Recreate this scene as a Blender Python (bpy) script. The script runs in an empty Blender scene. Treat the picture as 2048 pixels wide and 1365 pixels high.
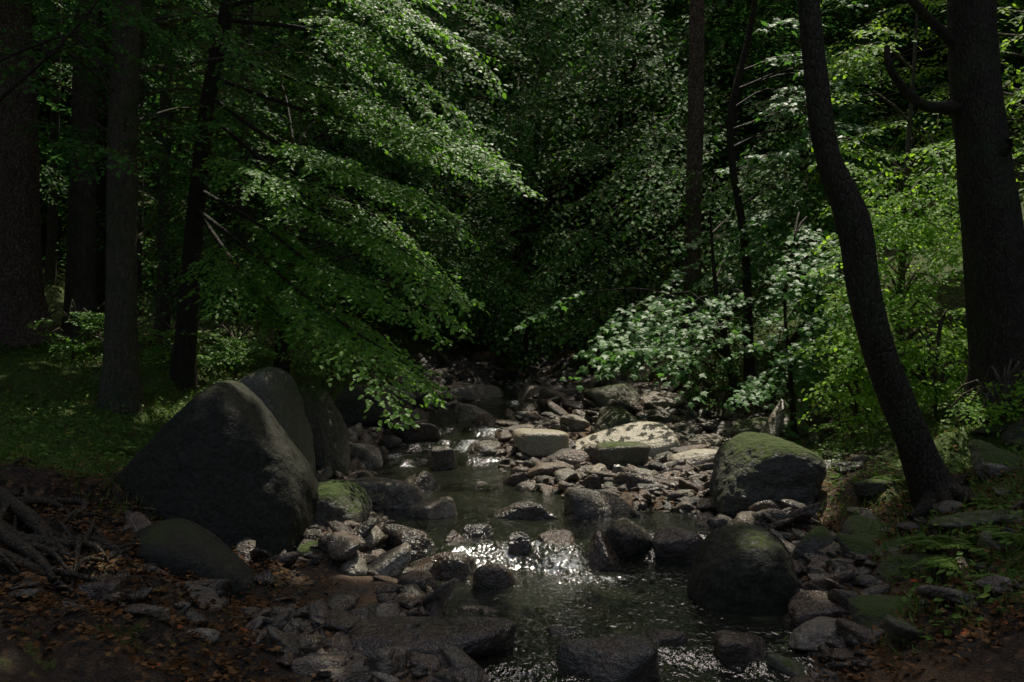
import bpy, bmesh, math, time, numpy as np
from mathutils import Vector
rng=np.random.default_rng(11)
CAMZ=1.9; F=1820.0
scene=bpy.context.scene
COL=scene.collection
# ------------------------------------------------------------ noise
_perm=np.random.default_rng(3).permutation(256)
_val=np.random.default_rng(4).random(256)*2-1
def vn(p):
    p=np.asarray(p,float); i=np.floor(p).astype(int); f=p-i; f=f*f*(3-2*f)
    def H(a,b,c): return _val[_perm[(_perm[(_perm[(i[...,0]+a)&255]+i[...,1]+b)&255]+i[...,2]+c)&255]]
    x,y,z=f[...,0],f[...,1],f[...,2]
    a=H(0,0,0)*(1-x)+H(1,0,0)*x; b=H(0,1,0)*(1-x)+H(1,1,0)*x
    c=H(0,0,1)*(1-x)+H(1,0,1)*x; d=H(0,1,1)*(1-x)+H(1,1,1)*x
    return (a*(1-y)+b*y)*(1-z)+(c*(1-y)+d*y)*z
def fbm(p,o=4):
    s=0;a=1;t=0
    for k in range(o):
        s=s+a*vn(np.asarray(p)*2**k+k*17.3); t+=a; a*=.5
    return s/t
def fb2(x,y,o=4,z=0.5): return fbm(np.stack([x,y,np.zeros_like(x)+z],-1),o)
# ------------------------------------------------------------ terrain
YS=[-80,0,5,6,6.8,8,9,9.6,10.5,12,13.5,15,18,22,26,80]
XL=[-3,-.6,-.4,-.7,-.8,-1.35,-1.6,-1.8,-1.95,-2.1,-2.05,-1.8,-.9,-.7,-.5,2]
XR=[0,1.2,1.6,2.2,2.2,2.0,2.1,1.0,.35,.0,-.1,.1,.7,.8,.6,3]
XB=[1,1.6,1.8,2.3,2.4,2.5,2.8,3.0,3.2,3.6,3.6,3.4,2.1,1.6,1.2,4]
WY=[-80,5.2,5.4,7.6,7.95,12.3,12.6,13.1,13.3,13.9,14.1,15,18,22,26,80]
WZ=[-.6,-.05,0,0.0,.17,.23,.32,.34,.44,.46,.56,.62,.92,1.27,1.6,2.2]
def wl(x,y):
    yy=y+.4*vn(np.stack([x*2.1,x*0+3.1,x*0],-1))*(y>4)-.12*x*((y>7)&(y<9))
    return np.interp(yy,WY,WZ)
def sm(a,b,t):
    t=np.clip((t-a)/(b-a),0,1); return t*t*(3-2*t)
def hgt(x,y):
    x=np.asarray(x,float); y=np.asarray(y,float)
    jx=.25*fb2(x*.9,y*.9,3)
    xl=np.interp(y,YS,XL)+jx; xr=np.interp(y,YS,XR)+jx; xb=np.interp(y,YS,XB)+jx
    w=wl(x,y)
    ins=np.minimum(x-xl,xr-x)
    bed=-.2*sm(0,.5,ins)
    dl=xl-x
    pl=np.interp(dl,[0,1.2,2.0,3.2,5,9,14,25,60],[.04,.12,.42,.66,.85,1.05,2.6,10,28])
    t=np.clip((x-xr)/np.maximum(xb-xr,.05),0,1)
    pr=.04+.1*t+np.interp(x-xb,[0,.4,1.2,2.5,5,9,20,60],[0,.2,.48,.95,1.6,3.4,10,28])
    z=w+np.where(dl>0,pl,np.where(x>xr,pr,bed))
    z=z+1.15*np.maximum(0,y-28)*sm(28,34,y)*sm(75,50,y)+25*sm(50,70,y)
    am=.03+.07*sm(.3,2.5,np.maximum(dl,x-xb))
    z=z+am*fb2(x*1.6,y*1.6,4)+.03*fb2(x*7,y*7,3,2.2)*sm(-.3,.2,np.maximum(dl,x-xr))
    z=z+.18*np.maximum(0,fb2(x*3.3+4,y*3.3,3,1.2))*sm(.4,1.4,np.maximum(dl,x-xb))
    return z
def H1(x,y): return float(hgt(np.array([x]),np.array([y]))[0])
def S(px,py,d):  # image pixel and assumed depth -> world metres
    return np.array([(px-1024)/F*d, d, CAMZ-(py-682)/F*d])
s=np.array([.10,.40,.91]); s/=np.linalg.norm(s)
GAPS=[(S(1240,880,12.5),2.4),(S(1100,900,12),1.2),(S(1400,930,10.8),1.2),(S(780,480,10.3),1.5),(S(950,370,10.4),1.3),(S(840,650,9.8),1.1),(S(860,720,9.6),.8),(S(640,380,11),.8),(S(1300,150,14),1.7),(S(1500,60,14),1.4),(S(1790,400,11.6),1.7),(S(1780,650,11.3),1.4),(S(1820,180,12),1.6),(S(1200,650,13.5),.8),(S(1560,520,12.5),.9),(S(1130,1140,7.3),.4),(S(1390,350,19),.9),(S(1560,890,8.8),.35),(S(1510,1070,6.6),.12),(S(2020,300,12),1.2),(S(360,840,12.5),.55),(S(120,850,11.5),.3),(S(460,660,15),.6),(S(180,640,15),.4),(S(1000,300,22),1.0)]  # spots to be sunlit; leaves between them and the sun are left out
def ingap(P,scale=1.,above=1.2):
    P=np.atleast_2d(P); k=np.zeros(len(P),bool)
    for g,r in GAPS:
        v=P-g; a=v@s; dist=np.linalg.norm(v-a[:,None]*s,axis=1)
        k|=(dist<r*scale+.25)&(a>above+r*.6)
    return k
# ------------------------------------------------------------ mesh helpers
def mk_mesh(name,V,L,n,mats,smooth=True,attr=None):
    V=np.asarray(V,np.float32); L=np.asarray(L,np.int32).ravel()
    me=bpy.data.meshes.new(name)
    me.vertices.add(len(V)); me.vertices.foreach_set('co',V.ravel())
    me.loops.add(len(L)); me.loops.foreach_set('vertex_index',L)
    m=len(L)//n; me.polygons.add(m)
    me.polygons.foreach_set('loop_start',np.arange(0,m*n,n,dtype=np.int32))
    me.polygons.foreach_set('use_smooth',np.full(m,smooth))
    me.update(calc_edges=True)
    for mt in (mats if isinstance(mats,list) else [mats]): me.materials.append(mt)
    if attr:
        for k,a in attr.items():
            at=me.attributes.new(k,'FLOAT','POINT'); at.data.foreach_set('value',np.asarray(a,np.float32))
    return me
def link(name,me,loc=(0,0,0),parent=None,**kw):
    o=bpy.data.objects.new(name,me); o.location=loc; COL.objects.link(o)
    if parent: o.parent=parent
    for k,v in kw.items(): o[k]=v
    return o
# ------------------------------------------------------------ materials
class NT:
    def __init__(s,name):
        s.m=bpy.data.materials.new(name); s.m.use_nodes=True; s.t=s.m.node_tree
        s.t.nodes.clear(); s.out=s.n('ShaderNodeOutputMaterial')
    def n(s,typ,ins=None,**kw):
        nd=s.t.nodes.new(typ)
        for k,v in kw.items(): setattr(nd,k,v)
        for k,v in (ins or {}).items(): s.i(nd,k,v)
        return nd
    def i(s,nd,k,v):
        if isinstance(v,bpy.types.NodeSocket): s.t.links.new(v,nd.inputs[k])
        else:
            if isinstance(v,tuple) and len(v)==3 and nd.inputs[k].type=='RGBA': v=(*v,1)
            nd.inputs[k].default_value=v
    def noise(s,vec,sc,det=5,rough=.6):
        return s.n('ShaderNodeTexNoise',{'Vector':vec,'Scale':sc,'Detail':det,'Roughness':rough}).outputs[0]
    def ramp(s,f,stops):
        r=s.n('ShaderNodeValToRGB',{'Fac':f}); e=r.color_ramp.elements
        while len(e)<len(stops): e.new(.5)
        for a,(p,c) in zip(e,stops):
            a.position=p; a.color=(*c,1) if len(c)==3 else c
        return r.outputs[0]
    def mr(s,f,a,b,c=0,d=1):
        return s.n('ShaderNodeMapRange',{0:f,1:a,2:b,3:c,4:d}).outputs[0]
    def mix(s,f,a,b,bt='MIX'):
        m=s.n('ShaderNodeMix',data_type='RGBA',blend_type=bt)
        s.i(m,0,f); s.i(m,6,a); s.i(m,7,b)
        return m.outputs[2]
    def math(s,op,a,b=0.0):
        return s.n('ShaderNodeMath',{0:a,1:b},operation=op).outputs[0]
    def bump(s,h,st,dist=.02):
        return s.n('ShaderNodeBump',{'Height':h,'Strength':st,'Distance':dist}).outputs[0]
    def done(s,sh): s.t.links.new(sh,s.out.inputs[0]); return s.m
def leaf_mat(name,ca,cb,tc,rough=.5,tr=.35,spec=.35,simple=False,yel=.99):
    t=NT(name); g=t.n('ShaderNodeNewGeometry'); 
    c=t.ramp(g.outputs['Random Per Island'],[(0,(ca[0]*.7,ca[1]*.7,ca[2]*.7)),(.4,ca),(.93,cb),(yel,cb),(1.0,(cb[0]*2.6,cb[1]*1.1,cb[2]))])
    if simple: return t.done(t.n('ShaderNodeBsdfDiffuse',{'Color':c}).outputs[0])
    p=t.n('ShaderNodeBsdfPrincipled',{'Base Color':c,'Roughness':rough,'Specular IOR Level':spec})
    tl=t.n('ShaderNodeBsdfTranslucent',{'Color':tc})
    m=t.n('ShaderNodeMixShader',{0:tr,1:p.outputs[0],2:tl.outputs[0]})
    return t.done(m.outputs[0])
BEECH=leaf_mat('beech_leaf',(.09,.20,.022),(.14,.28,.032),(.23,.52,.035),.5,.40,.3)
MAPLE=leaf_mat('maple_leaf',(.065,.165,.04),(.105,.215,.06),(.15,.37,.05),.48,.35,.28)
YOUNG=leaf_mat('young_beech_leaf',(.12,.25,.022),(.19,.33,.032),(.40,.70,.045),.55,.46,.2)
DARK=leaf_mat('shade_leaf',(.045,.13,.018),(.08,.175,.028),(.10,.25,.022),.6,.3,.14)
FARL=leaf_mat('far_leaf',(.035,.105,.02),(.065,.145,.028),(0,0,0),simple=True)
HERB=leaf_mat('herb_leaf',(.08,.16,.02),(.14,.22,.03),(.12,.24,.02),.55,.2,.2)
LITTER=leaf_mat('fallen_leaf',(.075,.038,.016),(.17,.095,.042),(.1,.05,.02),simple=True)
def bark_mat(name,ca,cb,sc=1.,moss=.3,stretch=.25,rough=.8,vor=.6,bs=.9):
    t=NT(name); tc=t.n('ShaderNodeTexCoord').outputs['Object']
    mp=t.n('ShaderNodeMapping',{'Vector':tc,'Scale':(1,1,stretch)}).outputs[0]
    n1=t.noise(mp,18*sc,4,.7); n2=t.noise(tc,2.2,2)
    c=t.mix(t.mr(n1,.3,.7),ca,cb); h=n1
    if vor>0:
        v=t.n('ShaderNodeTexVoronoi',{'Vector':mp,'Scale':30*sc},feature='DISTANCE_TO_EDGE').outputs[0]
        c=t.mix(t.mr(v,0,.12,vor,0),c,tuple(x*.3 for x in ca)); h=t.math('ADD',n1,t.mr(v,0,.2,0,vor))
    c=t.mix(t.mr(n2,.5,.75,0,moss),c,(.03,.055,.012))
    p=t.n('ShaderNodeBsdfPrincipled',{'Base Color':c,'Roughness':rough,'Specular IOR Level':.25,'Normal':t.bump(h,bs,.04)})
    return t.done(p.outputs[0])
BARK=bark_mat('beech_bark',(.055,.047,.028),(.14,.115,.075),.9,.7,.4,.85,.3,1)
SPRUCE=bark_mat('spruce_bark',(.12,.075,.052),(.30,.20,.145),.8,.2,.45,.8,.8,1)
WETBARK=bark_mat('dark_wet_bark',(.016,.012,.007),(.055,.04,.024),1.,.5,.35,.7,.3,1)
def rock_mat(name,stops,moss,rough,mossc=(.06,.09,.014),w=.25,bd=.12,spec=.5,spk=.7):
    t=NT(name); g=t.n('ShaderNodeNewGeometry')
    oi=t.n('ShaderNodeObjectInfo').outputs['Random']
    ri=g.outputs['Random Per Island']
    n1=t.noise(g.outputs['Position'],3.5,5,.65); n2=t.noise(g.outputs['Position'],26,3,.7)
    c=t.ramp(t.math('ADD',t.mr(n1,.3,.7,-w,w),t.math('FRACT',t.math('ADD',oi,ri))),stops)
    c=t.mix(t.mr(n2,.35,.65,0,spk),c,tuple(x*.4 for x in stops[0][1]))
    c=t.mix(t.math('MULTIPLY',t.mr(n2,.6,.72,0,.5*spk),t.mr(n1,.5,.6)),c,tuple(min(.3,x*2.2) for x in stops[-1][1]))
    nz=t.n('ShaderNodeSeparateXYZ',{0:g.outputs['Normal']}).outputs[2]
    mk=t.mr(t.math('ADD',t.math('MULTIPLY',nz,.55),t.math('MULTIPLY',t.math('ADD',n2,n1),.5)),1.12-moss,1.3-moss)
    c=t.mix(mk,c,t.mix(n2,tuple(x*.4 for x in mossc),mossc))
    r=t.math('ADD',t.mr(n2,.3,.7,rough-.14,rough+.2),t.math('MULTIPLY',mk,.5))
    h=t.math('ADD',n1,t.math('MULTIPLY',n2,.3))
    p=t.n('ShaderNodeBsdfPrincipled',{'Base Color':c,'Roughness':r,'Specular IOR Level':spec,'Normal':t.bump(h,.8,bd)})
    return t.done(p.outputs[0])
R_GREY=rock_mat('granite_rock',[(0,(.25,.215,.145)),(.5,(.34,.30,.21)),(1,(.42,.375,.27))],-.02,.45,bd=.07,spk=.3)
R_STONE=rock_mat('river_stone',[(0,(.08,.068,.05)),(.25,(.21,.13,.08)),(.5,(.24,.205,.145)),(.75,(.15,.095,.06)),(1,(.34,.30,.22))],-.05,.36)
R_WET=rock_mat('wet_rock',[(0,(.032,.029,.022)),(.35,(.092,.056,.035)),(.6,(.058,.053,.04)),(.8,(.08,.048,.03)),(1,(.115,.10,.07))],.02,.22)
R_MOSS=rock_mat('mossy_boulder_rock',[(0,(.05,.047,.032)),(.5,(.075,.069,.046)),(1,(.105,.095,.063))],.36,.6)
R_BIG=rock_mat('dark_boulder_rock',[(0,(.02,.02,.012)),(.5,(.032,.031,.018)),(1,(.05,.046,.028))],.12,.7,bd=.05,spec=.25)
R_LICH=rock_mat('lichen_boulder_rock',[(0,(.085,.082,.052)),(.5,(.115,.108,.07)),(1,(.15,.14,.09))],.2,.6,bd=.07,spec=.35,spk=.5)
t=NT('forest_floor'); g=t.n('ShaderNodeNewGeometry'); P=g.outputs['Position']
n1=t.noise(P,.8,2); n2=t.noise(P,9,4,.7); n3=t.noise(P,60,2,.7)
vo=t.n('ShaderNodeTexVoronoi',{'Vector':P,'Scale':26.0})
vc=t.n('ShaderNodeSeparateColor',{0:vo.outputs['Color']}).outputs[0]
litter=t.ramp(vc,[(0,(.018,.012,.007)),(.5,(.042,.025,.013)),(.85,(.075,.042,.02)),(1,(.15,.085,.035))])
soil=t.mix(n3,(.014,.01,.006),(.04,.028,.017))
c=t.mix(t.mr(n2,.42,.58),soil,litter)
gr=t.n('ShaderNodeAttribute',attribute_name='green').outputs['Fac']
mossy=t.mix(n3,(.03,.052,.009),(.10,.14,.022))
c=t.mix(t.mr(t.math('ADD',t.math('MULTIPLY',n2,1.2),gr),1.0,1.25),c,mossy)
bd=t.n('ShaderNodeAttribute',attribute_name='bed').outputs['Fac']
gc=t.ramp(t.n('ShaderNodeSeparateColor',{0:vo.outputs['Color']}).outputs[1],[(0,(.03,.024,.016)),(.5,(.07,.05,.033)),(1,(.13,.10,.072))])
sand=t.mix(n3,(.10,.062,.033),(.20,.125,.07))
c=t.mix(bd,c,t.mix(t.mr(n1,.45,.55),gc,sand))
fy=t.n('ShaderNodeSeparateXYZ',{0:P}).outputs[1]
c=t.mix(t.mr(fy,24,29),c,t.mix(n2,(.005,.009,.003),(.014,.022,.008)))  # far hillside ground painted darker, standing in for shade
h=t.math('ADD',n2,t.math('MULTIPLY',n3,.25))
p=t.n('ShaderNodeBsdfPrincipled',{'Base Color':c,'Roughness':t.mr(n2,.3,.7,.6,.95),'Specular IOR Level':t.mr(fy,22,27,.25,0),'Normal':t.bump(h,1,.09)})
GROUND=t.done(p.outputs[0])
t=NT('stream_water'); g=t.n('ShaderNodeNewGeometry'); P=g.outputs['Position']
mp=t.n('ShaderNodeMapping',{'Vector':P,'Scale':(1,.6,1)}).outputs[0]
w1=t.noise(mp,7,2,.5); w2=t.noise(mp,28,2,.55)
fo=t.n('ShaderNodeAttribute',attribute_name='foam').outputs['Fac']
hh=t.math('ADD',t.math('MULTIPLY',w1,.8),t.math('MULTIPLY',w2,.4))
st=t.math('ADD',.5,t.math('MULTIPLY',fo,.5))
bn=t.n('ShaderNodeBump',{'Height':hh,'Strength':st,'Distance':.08}).outputs[0]
gl=t.n('ShaderNodeBsdfGlossy',{'Color':(1,1,1,1),'Roughness':.06,'Normal':bn})
trn=t.n('ShaderNodeBsdfTransparent',{'Color':(.42,.42,.32,1)})
fr=t.n('ShaderNodeFresnel',{'IOR':1.33,'Normal':bn}).outputs[0]
fr=t.mr(fr,0,1,.09,1)
body=t.n('ShaderNodeBsdfDiffuse',{'Color':(.025,.028,.018,1)})
under=t.n('ShaderNodeMixShader',{0:.55,1:trn.outputs[0],2:body.outputs[0]})
wm=t.n('ShaderNodeMixShader',{0:fr,1:under.outputs[0],2:gl.outputs[0]})
mf=t.n('ShaderNodeMapping',{'Vector':P,'Scale':(1.9,1.2,1.2)}).outputs[0]
fn=t.noise(mf,11,5,.8)
fm=t.mr(t.math('ADD',t.math('MULTIPLY',fo,.75),t.math('MULTIPLY',fn,1.6)),1.28,1.85)
foam_=t.n('ShaderNodeBsdfDiffuse',{'Color':(.6,.63,.63,1)})
f2=t.n('ShaderNodeMixShader',{0:fm,1:wm.outputs[0],2:foam_.outputs[0]})
WATER=t.done(f2.outputs[0])
def axis(segs):
    a=[]
    for lo,hi,st in segs: a+=list(np.arange(lo,hi,st))
    a.append(segs[-1][1]); return np.array(a)
gx=axis([(-80,-20,3),(-20,-7,.4),(-7,-3,.07),(-3,4.5,.05),(4.5,8,.1),(8,20,.4),(20,80,3)])
gy=axis([(-80,-10,3),(-10,3.5,.4),(3.5,10,.05),(10,16,.08),(16,28,.2),(28,45,.6),(45,80,3)])
def grid(gx,gy,zf,name,mat,attrf=None):
    X,Y=np.meshgrid(gx,gy); x=X.ravel(); y=Y.ravel(); z=zf(x,y)
    nx=len(gx); i=(np.arange(len(gy)-1)[:,None]*nx+np.arange(nx-1)[None]).ravel()
    L=np.stack([i,i+1,i+1+nx,i+nx],1)
    return mk_mesh(name,np.stack([x,y,z],1),L,4,mat,True,attrf(x,y) if attrf else None)
def gattr(x,y):
    xl=np.interp(y,YS,XL); xb=np.interp(y,YS,XB)
    out=np.maximum(xl-x,x-xb)
    green=sm(.3,1.3,out)*np.where(x<0,sm(6.6,8.4,y)*.65+.2,.72)+.3*fb2(x*.9,y*.9,2,8.)
    green=np.where(np.abs(x)>14,.5,green)
    return {'green':green,'bed':sm(.7,.1,out+.3*fb2(x*1.5,y*1.5))*sm(30,24,y)}
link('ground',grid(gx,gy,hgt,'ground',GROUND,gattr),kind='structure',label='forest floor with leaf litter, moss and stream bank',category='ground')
FO=[(-.03,7.78,.13,.2,.85),(.22,7.84,.1,.2,.8),(.40,7.55,.32,.22,.85),(.65,7.3,.55,.18,.7),(.5,7.0,.5,.15,.42),(1.35,8.3,.2,.2,.6),(-1.62,12.6,.22,.35,.9),(-.62,13.2,.33,.4,.95),(-.5,12.4,.3,.3,.6),(-.35,14,.3,.35,.85),(.1,5.25,.35,.2,.6),(-.3,10.6,.5,.2,.42),(-1.2,11.6,.3,.2,.5),(-.2,8.9,.6,.25,.42),(.1,16.5,.3,.8,.8),(.1,19,.3,.8,.8)]
def foam(x,y):
    f=x*0
    for cx,cy,sx,sy,a in FO: f=np.maximum(f,a*np.exp(-((x-cx)/sx)**2-((y-cy)/sy)**2))
    return {'foam':f}
link('water',grid(axis([(-4,4,.05)]),axis([(-10,4,.5),(4,15,.04),(15,27,.15)]),lambda x,y: wl(x,y)-.015+.018*fb2(x*5,y*4,3)+.05*foam(x,y)['foam']*fb2(x*14,y*9,2),'water',WATER,foam),kind='structure',label='dark shallow stream with small white cascades',category='stream')
# ------------------------------------------------------------ rocks
def ico(sub):
    bm=bmesh.new(); bmesh.ops.create_icosphere(bm,subdivisions=sub,radius=1)
    V=np.array([v.co[:] for v in bm.verts]); Fc=np.array([[v.index for v in f.verts] for f in bm.faces]); bm.free()
    return V/np.linalg.norm(V,axis=1,keepdims=True),Fc
ICO={q:ico(q) for q in (2,3,4,5,6)}
def rock_verts(seed,sub,k=10,npl=10,amp=.05,custom=None,ridge=1.):
    r=np.random.default_rng(seed); V,Fc=ICO[sub]
    N=r.normal(size=(npl,3)); N/=np.linalg.norm(N,axis=1,keepdims=True)
    hh=r.uniform(.55,1.0,npl)
    N=np.vstack([N,np.eye(3),-np.eye(3)]); hh=np.concatenate([hh,np.ones(6)])
    if custom is not None:
        cn=np.array([c[:3] for c in custom],float); cn/=np.linalg.norm(cn,axis=1,keepdims=True)
        N=np.vstack([N,cn]); hh=np.concatenate([hh,[c[3] for c in custom]])
    D=np.maximum(V@N.T,1e-4)/hh
    rad=(D**k).sum(1)**(-1/k)
    W=V*rad[:,None]
    W=W*(1+amp*fbm(W*1.6+seed*3.7,5)[:,None]*1.8)
    W-=ridge*amp*.9*(np.maximum(0,.12-np.abs(fbm(W*2.3+seed,3)))/.12)[:,None]*V*.5
    W+=amp*.4*fbm(W*6+seed,3)[:,None]*V
    lo=W.min(0); hi=W.max(0)
    return (W-(lo+hi)/2)/(hi-lo)*2,Fc
occ=[]
def B(cx,top,bot,w,d,mat,label,seed,depth=1.0,k=12,custom=None,rot=0,name='boulder',amp=.06,npl=10,sub=5,sink=.12,ridge=1.):
    V,Fc=rock_verts(seed,sub,k,npl,amp,custom,ridge)
    W=w/F*d; x=(cx-1024)/F*d; dep=W*depth; y=d+dep*.35
    zt=CAMZ-(top-682)/F*d; zb=min(CAMZ-(bot-682)/F*d,H1(x,y))-sink*(zt-H1(x,y) if zt>H1(x,y) else .1)
    V=V*np.array([W/2,dep/2,(zt-zb)/2]); V[:,2]+=(zt-zb)/2
    me=mk_mesh(name,V,Fc,3,mat); o=link(name,me,(x,y,zb),label=label,category='rock'); o.rotation_euler[2]=rot
    o['group']='boulders beside the stream'
    occ.append((x,y,max(W,dep)/2))
    return o
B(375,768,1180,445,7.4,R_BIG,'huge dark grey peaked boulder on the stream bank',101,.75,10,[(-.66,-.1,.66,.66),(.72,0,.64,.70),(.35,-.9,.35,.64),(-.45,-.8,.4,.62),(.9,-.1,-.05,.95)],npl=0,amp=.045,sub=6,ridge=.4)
B(486,735,960,236,9.6,R_LICH,'olive grey rounded granite boulder behind a larger boulder',102,1,9,[(-.7,0,.7,.66),(.95,-.2,.3,.9)],npl=1,sub=6,amp=.04,ridge=.3)
B(622,775,935,125,10.6,R_MOSS,'dark moss covered boulder on the bank',103,1.2,5,[(.7,-.2,.7,.7)],npl=5,amp=.09)
B(655,975,1125,150,8.2,R_MOSS,'mossy dark boulder at the water edge',104,1,6,[(.7,-.2,.7,.6)],npl=4)
B(640,1085,1190,110,7.5,R_MOSS,'dark wet rock leaning on a boulder',105,1,8,npl=6)
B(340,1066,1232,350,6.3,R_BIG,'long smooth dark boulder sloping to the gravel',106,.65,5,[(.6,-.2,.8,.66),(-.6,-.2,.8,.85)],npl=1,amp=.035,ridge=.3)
B(385,1165,1235,120,5.9,R_WET,'shiny wet black rock',107,.8,9)
B(725,768,842,140,14,R_MOSS,'olive mossy rounded boulder on the bank',108,.8,7,npl=5)
B(935,768,825,150,17,R_STONE,'flat grey boulder in the upper stream',109,.7,9)
B(1030,738,765,120,21,R_MOSS,'mossy flat rock upstream',110,.8,9)
B(1235,770,860,135,15,R_LICH,'blocky grey brown boulder beside the stream',111,.9,10,[(.6,-.2,.8,.7)])
B(1245,816,872,105,13.6,R_LICH,'angular pointed boulder with a mossy face',112,.9,10,[(.8,-.1,.6,.6),(-.7,-.3,.5,.6)],npl=2,amp=.03,ridge=.2)
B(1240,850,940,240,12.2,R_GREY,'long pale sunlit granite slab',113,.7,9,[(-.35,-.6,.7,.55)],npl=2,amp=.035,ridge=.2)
B(1082,862,912,115,12.2,R_GREY,'pale rounded sunlit rock',114,.9,6,npl=4,amp=.04)
B(1250,888,945,110,11,R_LICH,'grey rounded rock with moss patches',115,.8,6,npl=5)
B(1095,930,968,80,10.8,R_STONE,'brownish flat rock at the water edge',116,.9,8)
B(1560,876,1035,235,8.6,R_MOSS,'large round moss topped boulder on the gravel',117,.9,5,[(-.8,-.2,.5,.85),(.7,0,.8,.8)],npl=2,sub=6,amp=.06)
B(1512,1070,1230,236,6.5,R_BIG,'rounded dark boulder standing in the pool',118,.85,3.6,[(-.7,-.3,.75,.92),(.8,-.3,.55,.95)],npl=0,sub=6,amp=.06,ridge=.5)
B(1645,1062,1185,110,7.1,R_MOSS,'dark mossy boulder beside the pool',119,1,6)
B(1785,1050,1125,155,7.0,R_MOSS,'mossy boulder at the foot of a leaning tree',120,.9,7)
B(1830,1090,1160,150,6.5,R_LICH,'grey lichen covered rock on the bank',121,.8,8)
B(1870,1120,1235,170,6.0,R_MOSS,'low mossy rock among ferns',122,.8,8)
B(1700,1205,1262,230,6.1,R_WET,'flat dark slab at the pool edge',123,.6,10)
B(1680,1255,1320,190,5.6,R_STONE,'flat pale wet slab',124,.6,10)
B(1850,1230,1340,220,5.3,R_MOSS,'moss covered rock on the bank',125,.9,8)
B(860,1272,1350,350,5.35,R_WET,'long low wet boulder in the shallow water',126,.55,6,[(0,-.5,.8,.7)],npl=5,amp=.04)
B(1222,1296,1390,215,5.15,R_WET,'rounded wet dark boulder in the stream',127,.7,6,npl=5)
B(1130,1262,1288,70,5.9,R_WET,'small flat wet rock in the pool',128,.8,8)
B(1345,1265,1295,95,5.8,R_WET,'small dark rock in the pool',129,.8,9)
B(1490,1278,1330,110,5.5,R_WET,'angular wet rock at the pool edge',130,.9,12)
B(605,1275,1345,110,5.5,R_STONE,'grey rounded river rock',131,.8,7)
B(790,1200,1250,110,6.3,R_WET,'flat brown wet rock on sand',132,.8,11)
B(965,1220,1262,110,6.4,R_WET,'dark flat rock at the water edge',133,.6,9)
B(830,1152,1205,85,6.8,R_WET,'rounded dark rock in shallow water',134,.9,6)
B(960,1052,1108,75,8.0,R_WET,'dark rock beside the little waterfall',135,.9,9)
B(1040,1066,1112,48,7.8,R_WET,'wet rock splitting the little waterfall',136,.9,9)
B(1115,1070,1116,80,7.8,R_WET,'wet grey rock in the little waterfall',137,.9,9)
B(905,1065,1110,60,7.9,R_WET,'dark rock at the lip of the waterfall',180,.9,9)
B(1210,1068,1135,90,7.6,R_WET,'reddish brown angular rock',138,.9,13,[(.8,-.2,.6,.5)])
B(1260,1048,1115,120,8.0,R_WET,'reddish brown rock beside the falls',139,.9,8)
B(1370,1062,1110,130,7.9,R_WET,'brown stacked rock at the pool edge',140,.8,8)
B(1205,980,1050,150,8.9,R_WET,'grey wet boulder in midstream',141,.8,7)
B(1045,1005,1052,150,8.9,R_WET,'broad rock just above the water',142,.7,7)
B(765,960,1012,160,9.4,R_STONE,'broad flat grey boulder at the water edge',143,.8,8)
B(862,998,1038,105,8.9,R_STONE,'flat brownish rock with a mossy top',144,.7,8)
B(725,990,1030,90,9.0,R_WET,'small reddish rock at the water edge',145,.8,9)
B(820,1060,1110,130,7.8,R_WET,'dark wet rocks above the pool',146,.8,7)
B(720,1078,1125,100,7.7,R_WET,'reddish rock on the gravel',147,.8,7)
B(880,1108,1140,160,7.3,R_WET,'flat wet dark rock',148,.7,7)
B(990,1130,1172,90,7.1,R_WET,'rounded dark rock at the pool edge',149,.8,6)
B(700,1110,1150,110,7.3,R_WET,'flat dark rock on the shore',150,.8,7)
B(840,945,972,90,10.4,R_WET,'flat pale wet rock in the pool',151,.7,9)
B(725,885,915,80,12,R_STONE,'brown rock at the water edge',152,.8,8)
B(890,895,925,60,12,R_WET,'small pointed dark rock',153,.8,12)
B(970,885,918,80,12.6,R_WET,'reddish brown rock between the cascades',154,.8,10)
B(820,845,882,120,13.4,R_WET,'dark brown rock at the stream edge',155,.8,10)
B(950,808,845,80,15,R_STONE,'grey rock in the upper stream',156,.8,10)
B(1435,1000,1030,80,9,R_WET,'small wet boulder at the pool',157,.8,9)
B(1510,838,885,90,12.5,R_LICH,'grey rounded rock under the bushes',158,.8,8)
B(1395,900,930,100,11.2,R_GREY,'pale flat sunlit stones',159,.8,9)
B(1710,905,950,110,10,R_MOSS,'dark mossy rock on the bank',160,.8,8)
B(1320,970,1000,90,9.8,R_STONE,'reddish stone on the gravel bar',161,.8,10)
B(250,1225,1290,150,5.6,R_BIG,'dark rock half buried in the bank',162,.9,8)
B(510,1225,1300,100,5.8,R_WET,'rounded dark rock in the gravel',163,.9,8)
B(330,1290,1350,120,5.3,R_WET,'dark angular rock in the leaf litter',165,.9,10)
B(130,1275,1345,120,5.4,R_BIG,'dark rock between the roots',166,.9,8)
B(1180,890,925,60,11.6,R_STONE,'small tan stone beside the slab',167,.9,10)
B(1335,868,915,120,12.6,R_GREY,'flat pale slab in the sun',168,.8,10,npl=5,amp=.04)
B(1400,860,885,90,13.5,R_STONE,'reddish flat stone in the sun',169,.8,12)
B(1150,830,865,60,13.8,R_STONE,'reddish rock beside the cascade',170,.9,12)
B(1090,800,832,70,15.5,R_STONE,'reddish boulder in the upper stream',171,.9,12)
B(1960,1040,1100,120,6.8,R_MOSS,'mossy rock beside the tree roots',172,.9,8)
B(1985,1230,1330,150,5.3,R_MOSS,'dark mossy rock under the ferns',173,.9,8)
B(1940,960,1010,120,8.2,R_MOSS,'mossy rock on the slope',174,.9,8)
B(1820,900,950,90,9.4,R_MOSS,'mossy rock behind the leaning tree',175,.9,8)
nb=len(occ)
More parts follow.
